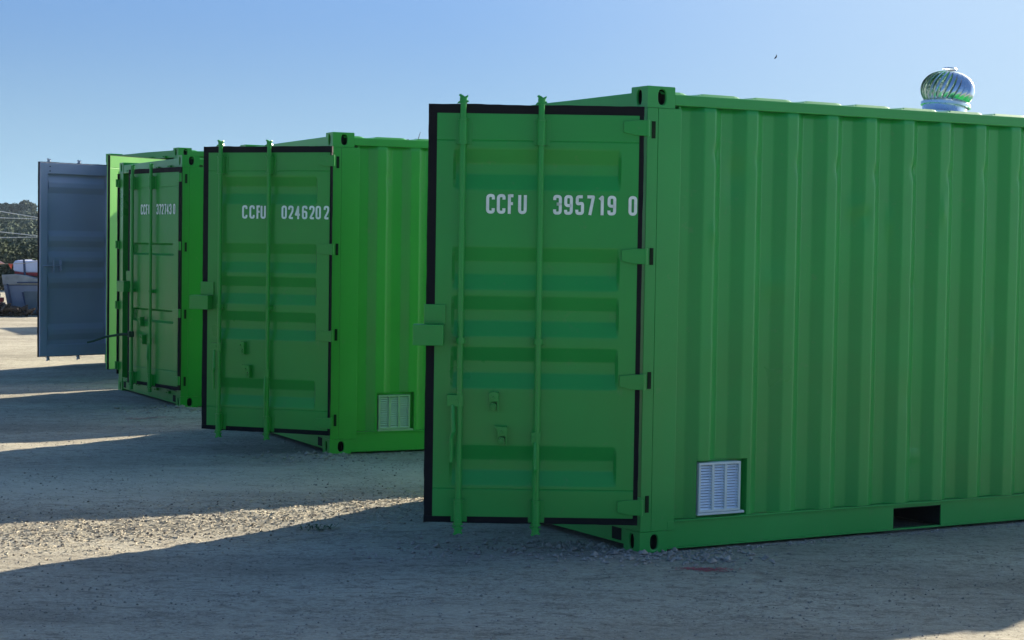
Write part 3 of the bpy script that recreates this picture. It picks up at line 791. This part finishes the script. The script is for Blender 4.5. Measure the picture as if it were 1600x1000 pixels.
# loose stuff on the ground
M_STRAW = mat('dry_straw', (.42, .36, .25), .8, 0, .35, 30)
M_STONE = mat('pale_gravel', (.30, .27, .23), .9, 0, .35, 25)
M_CHIP = mat('dark_mulch_chip', (.17, .135, .095), .9, 0, .4, 25)
def inside(x, y, pad=0.0):
    for cx, cy, a in CONT:
        lx, ly = local(cx, cy, a, x, y)
        if -pad < lx < 6.06 + pad and -pad < ly < 2.44 + pad: return True
    return False
def scatter(name, n, sampler, kind, m, seed):
    rr = random.Random(seed); mb = MB(); k = 0; tries = 0
    while k < n and tries < n * 30:
        tries += 1
        x, y, s = sampler(rr)
        if inside(x, y, .0): continue
        z = ghz(x, y); a = rr.uniform(0, PI * 2)
        if kind == 'straw':
            L_ = s * rr.uniform(.5, 1.6); wdt = s * rr.uniform(.05, .12); ti = rr.uniform(-.1, .35)
            M_ = Matrix.Translation((x, y, z + wdt * .6)) @ Matrix.Rotation(a, 4, 'Z') @ Matrix.Rotation(-ti, 4, 'Y')
            bow = rr.uniform(-.25, .25) * L_
            P = [(-L_ / 2, 0, 0), (0, bow, L_ * .05), (L_ / 2, 0, 0)]
            V_ = []
            for i, p in enumerate(P):
                ww = wdt * (1 if i == 1 else .5)
                V_ += [M_ @ Vector((p[0], p[1] - ww, p[2])), M_ @ Vector((p[0], p[1] + ww, p[2])), M_ @ Vector((p[0], p[1], p[2] + ww * 1.6))]
            mb.add(V_, [(0, 1, 4, 3), (1, 2, 5, 4), (2, 0, 3, 5), (3, 4, 7, 6), (4, 5, 8, 7), (5, 3, 6, 8), (0, 2, 1), (6, 7, 8)])
        else:
            M_ = Matrix.Translation((x, y, z + s * .2)) @ Matrix.Rotation(a, 4, 'Z') @ Matrix.Rotation(rr.uniform(-.4, .4), 4, 'X')
            V_ = []
            for q in ((1, 0, 0), (.3, .9, 0), (-.7, .6, 0), (-.8, -.5, 0), (.2, -.9, 0)):
                V_.append(M_ @ Vector((q[0] * s * rr.uniform(.7, 1.1), q[1] * s * rr.uniform(.5, .9), q[2] * s + rr.uniform(-.1, .1) * s)))
            V_.append(M_ @ Vector((rr.uniform(-.2, .2) * s, rr.uniform(-.2, .2) * s, s * rr.uniform(.4, .75)))); V_.append(M_ @ Vector((0, 0, -s * .5)))
            mb.add(V_, [(i, (i + 1) % 5, 5) for i in range(5)] + [((i + 1) % 5, i, 6) for i in range(5)])
        k += 1
    o = mb.build(name, m, None, recalc=False); return o
def band(rr):
    while True:
        x = rr.uniform(-4.2, .4); y = rr.uniform(8.3, 13.2)
        if rr.random() < rough_zone(x, y) ** 1.2: return x, y, rr.uniform(.012, .034)
def bandc(rr):
    x, y, s_ = band(rr); return x, y, s_ * .42
def wide(rr):
    y = 6.8 + 17 * rr.random() ** 1.4; x = rr.uniform(-.30, .30) * y; return x, y, rr.uniform(.003, .009)
def wide2(rr):
    x, y, s_ = wide(rr); return x, y, s_ * 1.6
def clodp(rr):
    while True:
        x, y, s_ = wide(rr)
        if noise.noise(Vector((x * .8, y * .8, 5))) > .02: return x, y, rr.uniform(.005, .014)
def corner(rr):
    a = rr.choice(((X1 - .05, Y1 - .05, .33), (X1 + .35, Y1 - .02, .25), (X1 - .25, Y1 + .25, .2), (X1 - .9, Y1 + .15, .4), (X2 - .1, Y2 - .1, .4), (X3, Y3 - .1, .4)))
    return rr.gauss(a[0], a[2] * .8), rr.gauss(a[1], a[2] * .5), rr.uniform(.006, .022) * (1 if rr.random() < .9 else 1.8)
def along(rr):
    c_ = rr.choice(CONT[:2]); l_ = rr.random() ** 1.5 * 4; o_ = abs(rr.gauss(0, .07)) + .01
    return c_[0] + l_ * math.cos(c_[2]) + o_ * math.sin(c_[2]), c_[1] + l_ * math.sin(c_[2]) - o_ * math.cos(c_[2]), rr.uniform(.005, .016)
tag(scatter('straw_litter', 8000, band, 'straw', M_STRAW, 5), 'dry straw and stalks strewn over the sunlit ground between the containers', 'straw', kind='stuff')
tag(scatter('mulch_chips', 900, bandc, 'stone', M_CHIP, 6), 'dark bark chips scattered through the sunlit strip', 'mulch', kind='stuff')
tag(scatter('gravel', 7000, wide, 'stone', M_STONE, 8), 'small pale stones scattered over the bare dirt yard', 'gravel', kind='stuff')
o_ = scatter('rubble', 900, corner, 'stone', M_STONE, 9); tag(o_, 'loose clods and stones heaped round the foot of the nearest container corner', 'gravel', kind='stuff')
tag(scatter('twigs', 2600, wide2, 'straw', M_CHIP, 12), 'short dark twigs lying about the dirt yard', 'twigs', kind='stuff')
tag(scatter('bark_twigs', 1800, bandc, 'straw', M_CHIP, 21), 'dark twigs and bark shreds in the sunlit strip', 'twigs', kind='stuff')
M_CLOD = mat('dry_earth_clod', (.27, .25, .20), .95, 0, .3, 20)
tag(scatter('earth_clods', 1300, clodp, 'stone', M_CLOD, 33), 'crumbs and clods of dry earth over the shaded yard', 'earth', kind='stuff')
tag(scatter('edge_gravel', 700, along, 'stone', M_STONE, 14), 'crumbled earth along the foot of the container sides', 'gravel', kind='stuff')

# sprayed marks: many small flecks of red paint on the dirt
M_RED = mat('red_marking_paint', (.42, .07, .10), .7, 0, .3, 40)
M_PINK = mat('faded_pink_marking_paint', (.46, .20, .19), .8, 0, .3, 40)
def spray(name, x0, y0, x1, y1, wd, n, m, label):
    rr = random.Random(n); mb = MB()
    for i in range(n):
        t = rr.random(); s = rr.uniform(.003, .009); x = x0 + (x1 - x0) * t + rr.gauss(0, wd); y = y0 + (y1 - y0) * t + rr.gauss(0, wd * .8)
        V_ = []; k = 6; z = max(ghz(x + s * math.cos(a), y + s * math.sin(a)) for a in (0, 1.6, 3.1, 4.7)) + .0025
        a0 = rr.uniform(0, 6)
        V_ = [(x + s * rr.uniform(.6, 1.4) * math.cos(a0 + 2 * PI * j / k), y + s * rr.uniform(.6, 1.2) * math.sin(a0 + 2 * PI * j / k), z + i * 1e-6) for j in range(k)]
        mb.add(V_, [tuple(range(k))])
    return tag(mb.build(name, m, recalc=False), label, 'paint mark')
spray('paint_mark', .93, 9.62, 1.16, 9.61, .034, 210, M_RED, 'red sprayed paint mark on the dirt below the nearest container corner')
spray('paint_mark', -3.72, 17.50, -3.36, 17.80, .04, 260, M_PINK, 'faded pink sprayed paint mark on the dirt between the second and third containers')

# small weed in the shade
M_WEED = mat('weed_leaf', (.05, .10, .03), .6, 0, .3, 20)
def weed(x, y, label, n=30, hgt=.035):
    rr = random.Random(3); mb = MB()
    for i in range(n):
        a = rr.uniform(0, 2 * PI); r_ = rr.uniform(.02, .10); h_ = rr.uniform(.3, 1) * hgt; px, py = x + rr.gauss(0, .05), y + rr.gauss(0, .03)
        z = ghz(px, py); d = Vector((math.cos(a), math.sin(a), 0)); s_ = Vector((-d.y, d.x, 0)) * .007
        p0 = Vector((px, py, z)); p1 = p0 + d * r_ * .5 + Vector((0, 0, h_)); p2 = p0 + d * r_ + Vector((0, 0, h_ * .8))
        mb.add([p0, p1 - s_, p1 + s_, p2], [(0, 1, 2), (1, 3, 2)])
    return tag(mb.build('weed', M_WEED, recalc=False), label, 'weed')
weed(-1.15, 10.94, 'small low green weed at the shadow edge in front of the second container')

# ------------------------------------------------------------------ background on the left
M_LEAF1 = mat('eucalypt_leaf_grey_green', (.085, .108, .075), .95, 0, .30, .5, 0, 1, .05)
M_LEAF2 = mat('shrub_leaf_dark', (.075, .092, .058), .95, 0, .30, 1.5, 0, 1, .05)
M_BARK = mat('grey_bark', (.13, .115, .10), .9, 0, .3, 4)
def leaf_mass(mb, centres, n, size, rr):
    for i in range(n):
        cx, cy, cz, rx, ry, rz_ = rr.choice(centres)
        while True:
            p = Vector((rr.uniform(-1, 1), rr.uniform(-1, 1), rr.uniform(-1, 1)))
            if p.length < 1 and p.length > .35: break
        q = Vector((cx + p.x * rx, cy + p.y * ry, cz + p.z * rz_))
        nrm = Vector((rr.gauss(0, 1), rr.gauss(0, 1), rr.gauss(0, 1))).normalized(); a = nrm.orthogonal().normalized(); b = nrm.cross(a)
        s = size * rr.uniform(.5, 1.4); e = rr.uniform(.4, .9)
        mb.add([q + a * s, q + b * s * e, q - a * s * .8, q - b * s * e], [(0, 1, 2, 3)])
def tree(x, y, h, cr, label, seed, m=None):
    rr = random.Random(seed); t = empty('gum_tree', (x, y, 0)); tag(t, label, 'tree', None)
    tr = MB(); tr.tube([(0, 0, 0), (rr.uniform(-.2, .2), 0, h * .35), (rr.uniform(-.4, .4), 0, h * .7)], [h * .035, h * .026, h * .012], 8)
    cs_ = []
    for i in range(21):
        a = rr.uniform(0, 2 * PI); d = cr * rr.uniform(.15, .8); zz = h * (rr.uniform(.42, .86) if i < 13 else rr.uniform(.12, .4))
        if d > cr * .5: zz = min(zz, h * .72)
        r_ = cr * rr.uniform(.25, .42); cs_.append((d * math.cos(a), d * math.sin(a), zz, r_, r_, r_ * .62))
        tr.tube([(0, 0, h * .3), (d * math.cos(a) * .5, d * math.sin(a) * .5, (h * .35 + zz) / 2), (d * math.cos(a), d * math.sin(a), zz)], [h * .016, h * .010, h * .004], 6)
    tr.build('trunk', M_BARK, t, smooth=True)
    cm = MB(); leaf_mass(cm, cs_, 6500, h * .026, rr); cm.build('crown', m or M_LEAF1, t, recalc=False)
    return t
# picture x -> world x at distance Y
def wx(px, Y): return (px - 800) * Y / 2835.0 * 1.0
TY = 330
tree(wx(2, TY), TY, 10.3, 3.6, 'far grey-green gum tree at the very left edge of the picture', 41)
tree(wx(40, TY), TY, 9.7, 3.4, 'far round-crowned gum tree between the left edge and the open grey door', 42)
tree(wx(66, TY), TY + 8, 8.4, 3.0, 'far gum tree partly hidden by the edge of the open grey door', 43)
# the wood behind: one mass across the horizon
rr = random.Random(77); fw = MB(); cen = []
for i in range(260):
    x_ = rr.uniform(-210, 190); y_ = rr.uniform(335, 375); hh = rr.uniform(2.0, 6.4) + 1.6 * noise.noise(Vector((x_ * .03, 0, 0)))
    if -100 < x_ < -84: hh = min(hh, 5.8)
    cen.append((x_, y_, hh * .5, rr.uniform(2.5, 4.5), 3, hh * .55))
leaf_mass(fw, cen, 22000, .75, rr)
for i in range(110):
    x_ = rr.uniform(-110, -80)
    leaf_mass(fw, [(x_, rr.uniform(334, 345), rr.uniform(.3, 5.6), 2.4, 2, 1.5)], 190, .30, rr)
for i in range(420):
    y_ = 96 + 236 * rr.random() ** 1.3; x_ = wx(rr.uniform(-90, 130), y_); zh = -.3 + 4.3 * ((y_ - 69) / 271) ** .8
    leaf_mass(fw, [(x_, y_, zh + .003 * y_, .010 * y_, .010 * y_, .0065 * y_)], 170, .0011 * y_, rr)
tag(fw.build('far_wood', M_LEAF1, recalc=False), 'hazy band of grey-green woodland along the horizon', 'wood', kind='stuff')
sh = MB(); cen = []
for i in range(150):
    x_ = rr.uniform(-27, -8); cen.append((x_, rr.uniform(60, 66), rr.uniform(.3, 1.15), rr.uniform(.5, 1.1), .8, rr.uniform(.5, .85)))
leaf_mass(sh, cen, 56000, .075, rr)
tag(sh.build('scrub', M_LEAF2, recalc=False), 'dark low scrub behind the parked skip bin', 'scrub', kind='stuff')

# tree whose top peeks over the second container
def small_tree():
    t = empty('tree', (-3.95, 70, 0)); tag(t, 'tree with only its leafy tip showing above the roof of the second container', 'tree')
    rr = random.Random(5); tr = MB(); tr.tube([(0, 0, 0), (.05, 0, 2.5), (-.02, 0, 4.9), (.32, 0, 6.05)], [.12, .09, .04, .008], 8)
    cs_ = [(0, 0, 4.9, .55, .5, .75), (-.15, 0, 5.45, .22, .2, .33), (.1, .1, 5.5, .26, .2, .3), (-.5, .1, 4.4, .5, .4, .5), (.5, 0, 4.3, .5, .4, .5), (.0, .2, 3.8, .9, .7, .7)]
    for a in cs_: tr.tube([(0, 0, a[2] - .9), (a[0], a[1], a[2])], [.03, .01], 5)
    tr.build('trunk', M_BARK, t); cm = MB(); leaf_mass(cm, cs_, 2600, .05, rr); cm.build('crown', M_LEAF2, t, recalc=False)
small_tree()

# low vegetated rise behind the yard
M_RISE = mat('scrubby_hillside', (.035, .045, .026), .9, 0, .4, .25, .3, 1.2)
hx_ = [-260 + 12 * i for i in range(26)]; hy_ = [69 + 271 * j / 22 for j in range(23)]
hm_ = MB(); hm_.v = [(x, y, -.3 + 4.3 * ((y - 69) / 271) ** .8 * min(1, max(0, (40 - x) / 60)) * min(1, (x + 262) / 60) + (.35 * noise.noise(Vector((x * .05, y * .05, 1))) if y > 75 else 0)) for y in hy_ for x in hx_]
hm_.f = [(j * 26 + i, j * 26 + i + 1, (j + 1) * 26 + i + 1, (j + 1) * 26 + i) for j in range(22) for i in range(25)]; hm_.m = [0] * len(hm_.f)
tag(hm_.build('hill', M_RISE, recalc=False, smooth=True), kind='structure')

# overhead wires with their poles
M_WIRE = mat('bare_wire', (.80, .80, .76), .5, .3, .05, 2)
WY = 82.0
def zpx(px, py, Y):      # picture y -> height at distance Y for the left edge of the view
    hor = 374.3 + px * .015
    return CAM_H + (hor - py) * Y / 2835.0 * 1.0
pl = wx(-120, WY); pr_ = wx(520, WY)
for (ya, yb, lab) in ((331, 340.5, 'topmost of the four pale wires crossing in front of the far gum trees'), (341, 343, 'second pale wire from the top in front of the far gum trees'),
                      (363, 369, 'third pale wire from the top in front of the far gum trees'), (372, 371, 'lowest of the four pale wires in front of the far gum trees')):
    za, zb = zpx(0, ya, WY), zpx(57, yb, WY); sl_ = (zb - za) / (wx(57, WY) - wx(0, WY)); xm = wx(28, WY); zm = (za + zb) / 2
    pts = []
    for i in range(41):
        x_ = pl + (pr_ - pl) * i / 40; pts.append((x_, WY, zm + sl_ * (x_ - xm) * .35 * math.exp(-abs(x_ - xm) / 8) + sl_ * (x_ - xm) * .4 * (abs(x_ - xm) < 4) + .0016 * (x_ - xm) ** 2))
    pts = [(x_, y_, z_) for x_, y_, z_ in pts]
    # straight chord through the visible stretch, gentle sag elsewhere
    pts = [(pl + (pr_ - pl) * i / 40, WY, zm + sl_ * max(-3.0, min(3.0, (pl + (pr_ - pl) * i / 40 - xm))) + .0022 * max(0, abs(pl + (pr_ - pl) * i / 40 - xm) - 3) ** 2) for i in range(41)]
    mb = MB(); mb.tube(pts, .016, 6); tag(mb.build('overhead_wire', M_WIRE), lab, 'wire', 'overhead wires at the left')
for x_ in (pl, pr_):
    t = empty('utility_pole', (x_, WY, 0)); tag(t, 'timber utility pole carrying the wires ' + ('beyond the left edge of the picture' if x_ == pl else 'hidden behind the containers'), 'pole')
    mb = MB(); mb.tube([(0, 0, 0), (0, 0, 4.2)], [.14, .10], 10); mb.build('pole', M_BARK, t)
    mb = MB(); mb.box(-.08, .08, -.9, .9, 3.1, 3.22); mb.box(-.08, .08, -.7, .7, 2.0, 2.1); mb.build('crossarm', M_BARK, t)

# skip bin, wrapped bundle, red steel, debris
BY = 41.0
def q(px, py, Y=BY): return (wx(px, Y) + (py - 500) * .015 * Y / 2835, zpx(px, py, Y))
M_BIN = mat('blue_grey_painted_steel', (.20, .235, .31), .55, 0, .15, 3)
M_BINTOP = mat('dusty_grey_steel', (.33, .34, .33), .8, 0, .25, 5)
M_BIND = mat('navy_trim', (.035, .06, .13), .5, 0, .15, 5)
M_PANEL = mat('slate_panel', (.13, .165, .185), .6, 0, .15, 4)
sb = empty('skip_bin', (q(60, 490)[0], BY, 0)); tag(sb, 'blue-grey steel skip bin with slanting end, behind the edge of the open grey door', 'skip bin')
def rel(p): return (p[0] - q(60, 490)[0], p[1])
b = MB(); out = [rel(q(12, 482)), rel(q(3, 430)), rel(q(60, 437)), rel(q(130, 440)), rel(q(130, 490)), rel(q(14, 490))]
b.prism([rel(q(13, 491)), rel(q(5, 446)), rel(q(135, 446)), rel(q(135, 491))], 'y', 0.0, 1.4); b.build('hull', M_BIN, sb, bevel=.02)
b = MB(); b.prism([rel(q(4.5, 445.5)), rel(q(3, 430)), rel(q(22, 429)), rel(q(40, 431)), rel(q(57, 436)), rel(q(135, 438)), rel(q(135, 445.5)), rel(q(28, 445.5))], 'y', -.02, 1.42); b.build('rim', M_BINTOP, sb, bevel=.01)
b = MB(); b.prism([rel(q(11, 444)), rel(q(13, 444)), rel(q(20, 480)), rel(q(17.5, 480))], 'y', -.05, -.002); b.build('rib', M_BIND, sb)
b = MB(); b.prism([rel(q(34.5, 457)), rel(q(36.5, 457)), rel(q(42, 481)), rel(q(40, 481))], 'y', -.05, -.002); b.build('rib', M_BIND, sb)
b = MB(); b.prism([rel(q(27, 441)), rel(q(135, 440)), rel(q(135, 443)), rel(q(28, 443))], 'y', -.06, -.022); b.build('rail', M_BIND, sb)
b = MB(); b.prism([rel(q(37, 456)), rel(q(135, 455)), rel(q(135, 488)), rel(q(43, 488))], 'y', -.03, -.002); b.build('side_plate', M_PANEL, sb)
M_WRAP = mat('pale_plastic_wrap', (.62, .66, .82), .4, 0, .10, 4, .01, 12)
M_WRED = mat('dark_red_steel', (.38, .035, .035), .5, 0, .2, 4)
wb = empty('wrapped_bundle', (q(60, 428)[0], BY + .5, q(60, 428)[1])); tag(wb, 'pale plastic-wrapped bundle with a navy strap lying on top of the skip bin', 'bundle')
ox, oz = q(60, 428)
def rw(px, py): a = q(px, py, BY + .5); return (a[0] - ox, a[1] - oz)
b = MB(); b.prism([rw(26.5, 424), rw(26, 412), rw(29, 408), rw(33, 407), rw(50, 408), rw(100, 407), rw(100, 427), rw(40, 426)], 'y', -.3, .3); b.build('wrap', M_WRAP, wb, bevel=.03)
b = MB(); b.prism([rw(28, 424.3), rw(100, 427.3), rw(100, 432), rw(58, 431.5), rw(28, 428)], 'y', -.28, .28); b.build('base', M_WRED, wb, bevel=.01)
b = MB(); b.prism([rw(42, 406), rw(45, 406), rw(46, 430.5), rw(43, 430)], 'y', -.32, .32); b.build('strap', M_BIND, wb)
rs = empty('steel_stack', (q(0, 485)[0], BY - .3, 0)); tag(rs, 'stack of dark red steel sections at the left edge beside the skip bin', 'steel stack')
for i, (za, zb_, xa, xb, mm) in enumerate(((.02, .14, -.9, .17, M_WRED), (.15, .27, -.9, .13, M_WRED), (.28, .38, -.9, .10, M_WRED), (.39, .47, -.8, .02, M_BINTOP), (.48, .60, -.8, -.02, M_WRED))):
    b = MB(); b.box(xa, xb, -.2, .25, za, zb_); b.box(xa, xb, -.24, -.2, za, za + .02); b.box(xa, xb, -.24, -.2, zb_ - .02, zb_); b.build('steel_section', mm, rs, bevel=.01)
M_DEB = mat('brown_debris', (.10, .065, .045), .9, 0, .5, 12)
db = MB(); rr = random.Random(9)
for i in range(260):
    x_ = rr.gauss(q(14, 490)[0], .38); y_ = BY - .75 + rr.gauss(0, .15); hh = max(0.0, .22 - abs(x_ - q(16, 490)[0]) * .20); z_ = rr.uniform(0, hh + .02); s_ = rr.uniform(.02, .09)
    M_ = Matrix.Translation((x_, y_, z_ + .02)) @ Matrix.Rotation(rr.uniform(0, 6), 4, 'Z') @ Matrix.Rotation(rr.uniform(-.5, .5), 4, 'Y')
    db.box(-s_ * 1.8, s_ * 1.8, -s_ * .3, s_ * .3, -s_ * .25, s_ * .25, 0, M_)
tag(db.build('debris_pile', M_DEB), 'low pile of brown broken timber in front of the skip bin', 'debris', kind='stuff')
# bunting
M_FLAGR = mat('orange_red_flag', (.62, .09, .05), .7, 0, .1, 8); M_FLAGP = mat('pink_white_flag', (.78, .42, .38), .7, 0, .1, 8); M_STR = mat('string', (.5, .42, .3), .8, 0, .1, 8)
bt = empty('bunting', (q(0, 412, 36)[0], 36, q(0, 412, 36)[1])); tag(bt, 'string of small orange-red flags strung across the left edge in front of the scrub', 'bunting')
bo = q(0, 412, 36)
def rb(px, py): a = q(px, py, 36); return (a[0] - bo[0], a[1] - bo[1])
b = MB(); P_ = [rb(-60, 398), rb(-20, 409), rb(0, 412.5), rb(15, 413), rb(40, 412), rb(90, 404)]; b.tube([(p[0], 0, p[1]) for p in P_], .005, 6); b.build('string', M_STR, bt)
for (a0, a1, tip, mm) in ((( -2, 407), (9, 413), (-1, 413.5), M_FLAGP), ((13, 412.5), (20.5, 412.5), (17, 421), M_FLAGR), ((-26, 408), (-16, 410), (-21, 419), M_FLAGR), ((-48, 401), (-38, 404), (-43, 413), M_FLAGR), ((60, 409), (70, 408), (65, 417), M_FLAGR)):
    b = MB(); A, B_, T_ = rb(*a0), rb(*a1), rb(*tip); mx = ((A[0] + B_[0] + T_[0]) / 3, (A[1] + B_[1] + T_[1]) / 3)
    b.add([(A[0], 0, A[1]), (B_[0], 0, B_[1]), (T_[0], .03, T_[1]), (mx[0], -.02, mx[1])], [(0, 1, 3), (1, 2, 3), (2, 0, 3)]); o = b.build('flag', mm, bt, recalc=False)
    sm = o.modifiers.new('cloth_thickness', 'SOLIDIFY'); sm.thickness = .002

# bird
M_BIRD = mat('dark_feathers', (.03, .035, .04), .7, 0, .1, 8)
b = MB(); BYd = 60; bx_, bz_ = 8.55, 8.05
b.tube([(-.05, -.02, -.05), (-.01, 0, -.01), (.02, .01, .03), (.035, .01, .065)], [.006, .028, .024, .006], 8)
b.add([(0, 0, .01), (.03, -.02, .04), (-.012, -.18, .10), (0.01, -.05, .02)], [(0, 1, 2), (0, 2, 3)]); b.add([(0, 0, .01), (.03, .02, .04), (.03, .18, .09), (.01, .05, .02)], [(0, 2, 1), (0, 3, 2)])
tag(b.build('bird', M_BIRD, loc=(bx_, BYd, bz_)), 'tiny dark bird flying in the sky left of the roof ventilator', 'bird')

# ------------------------------------------------------------------ air
hm = bpy.data.materials.new('thin_haze'); hm.use_nodes = True; hn = hm.node_tree; hn.nodes.remove(hn.nodes['Principled BSDF'])
hv = hn.nodes.new('ShaderNodeVolumePrincipled'); hv.inputs['Color'].default_value = (.62, .80, 1, 1); hv.inputs['Density'].default_value = 0.00018
hv.inputs['Anisotropy'].default_value = 0.2
hn.links.new(hv.outputs[0], hn.nodes['Material Output'].inputs['Volume'])
hz = MB(); hz.box(-900, 900, -120, 900, -1.2, 16); tag(hz.build('haze', hm), kind='stuff')
S.cycles.volume_bounces = 0
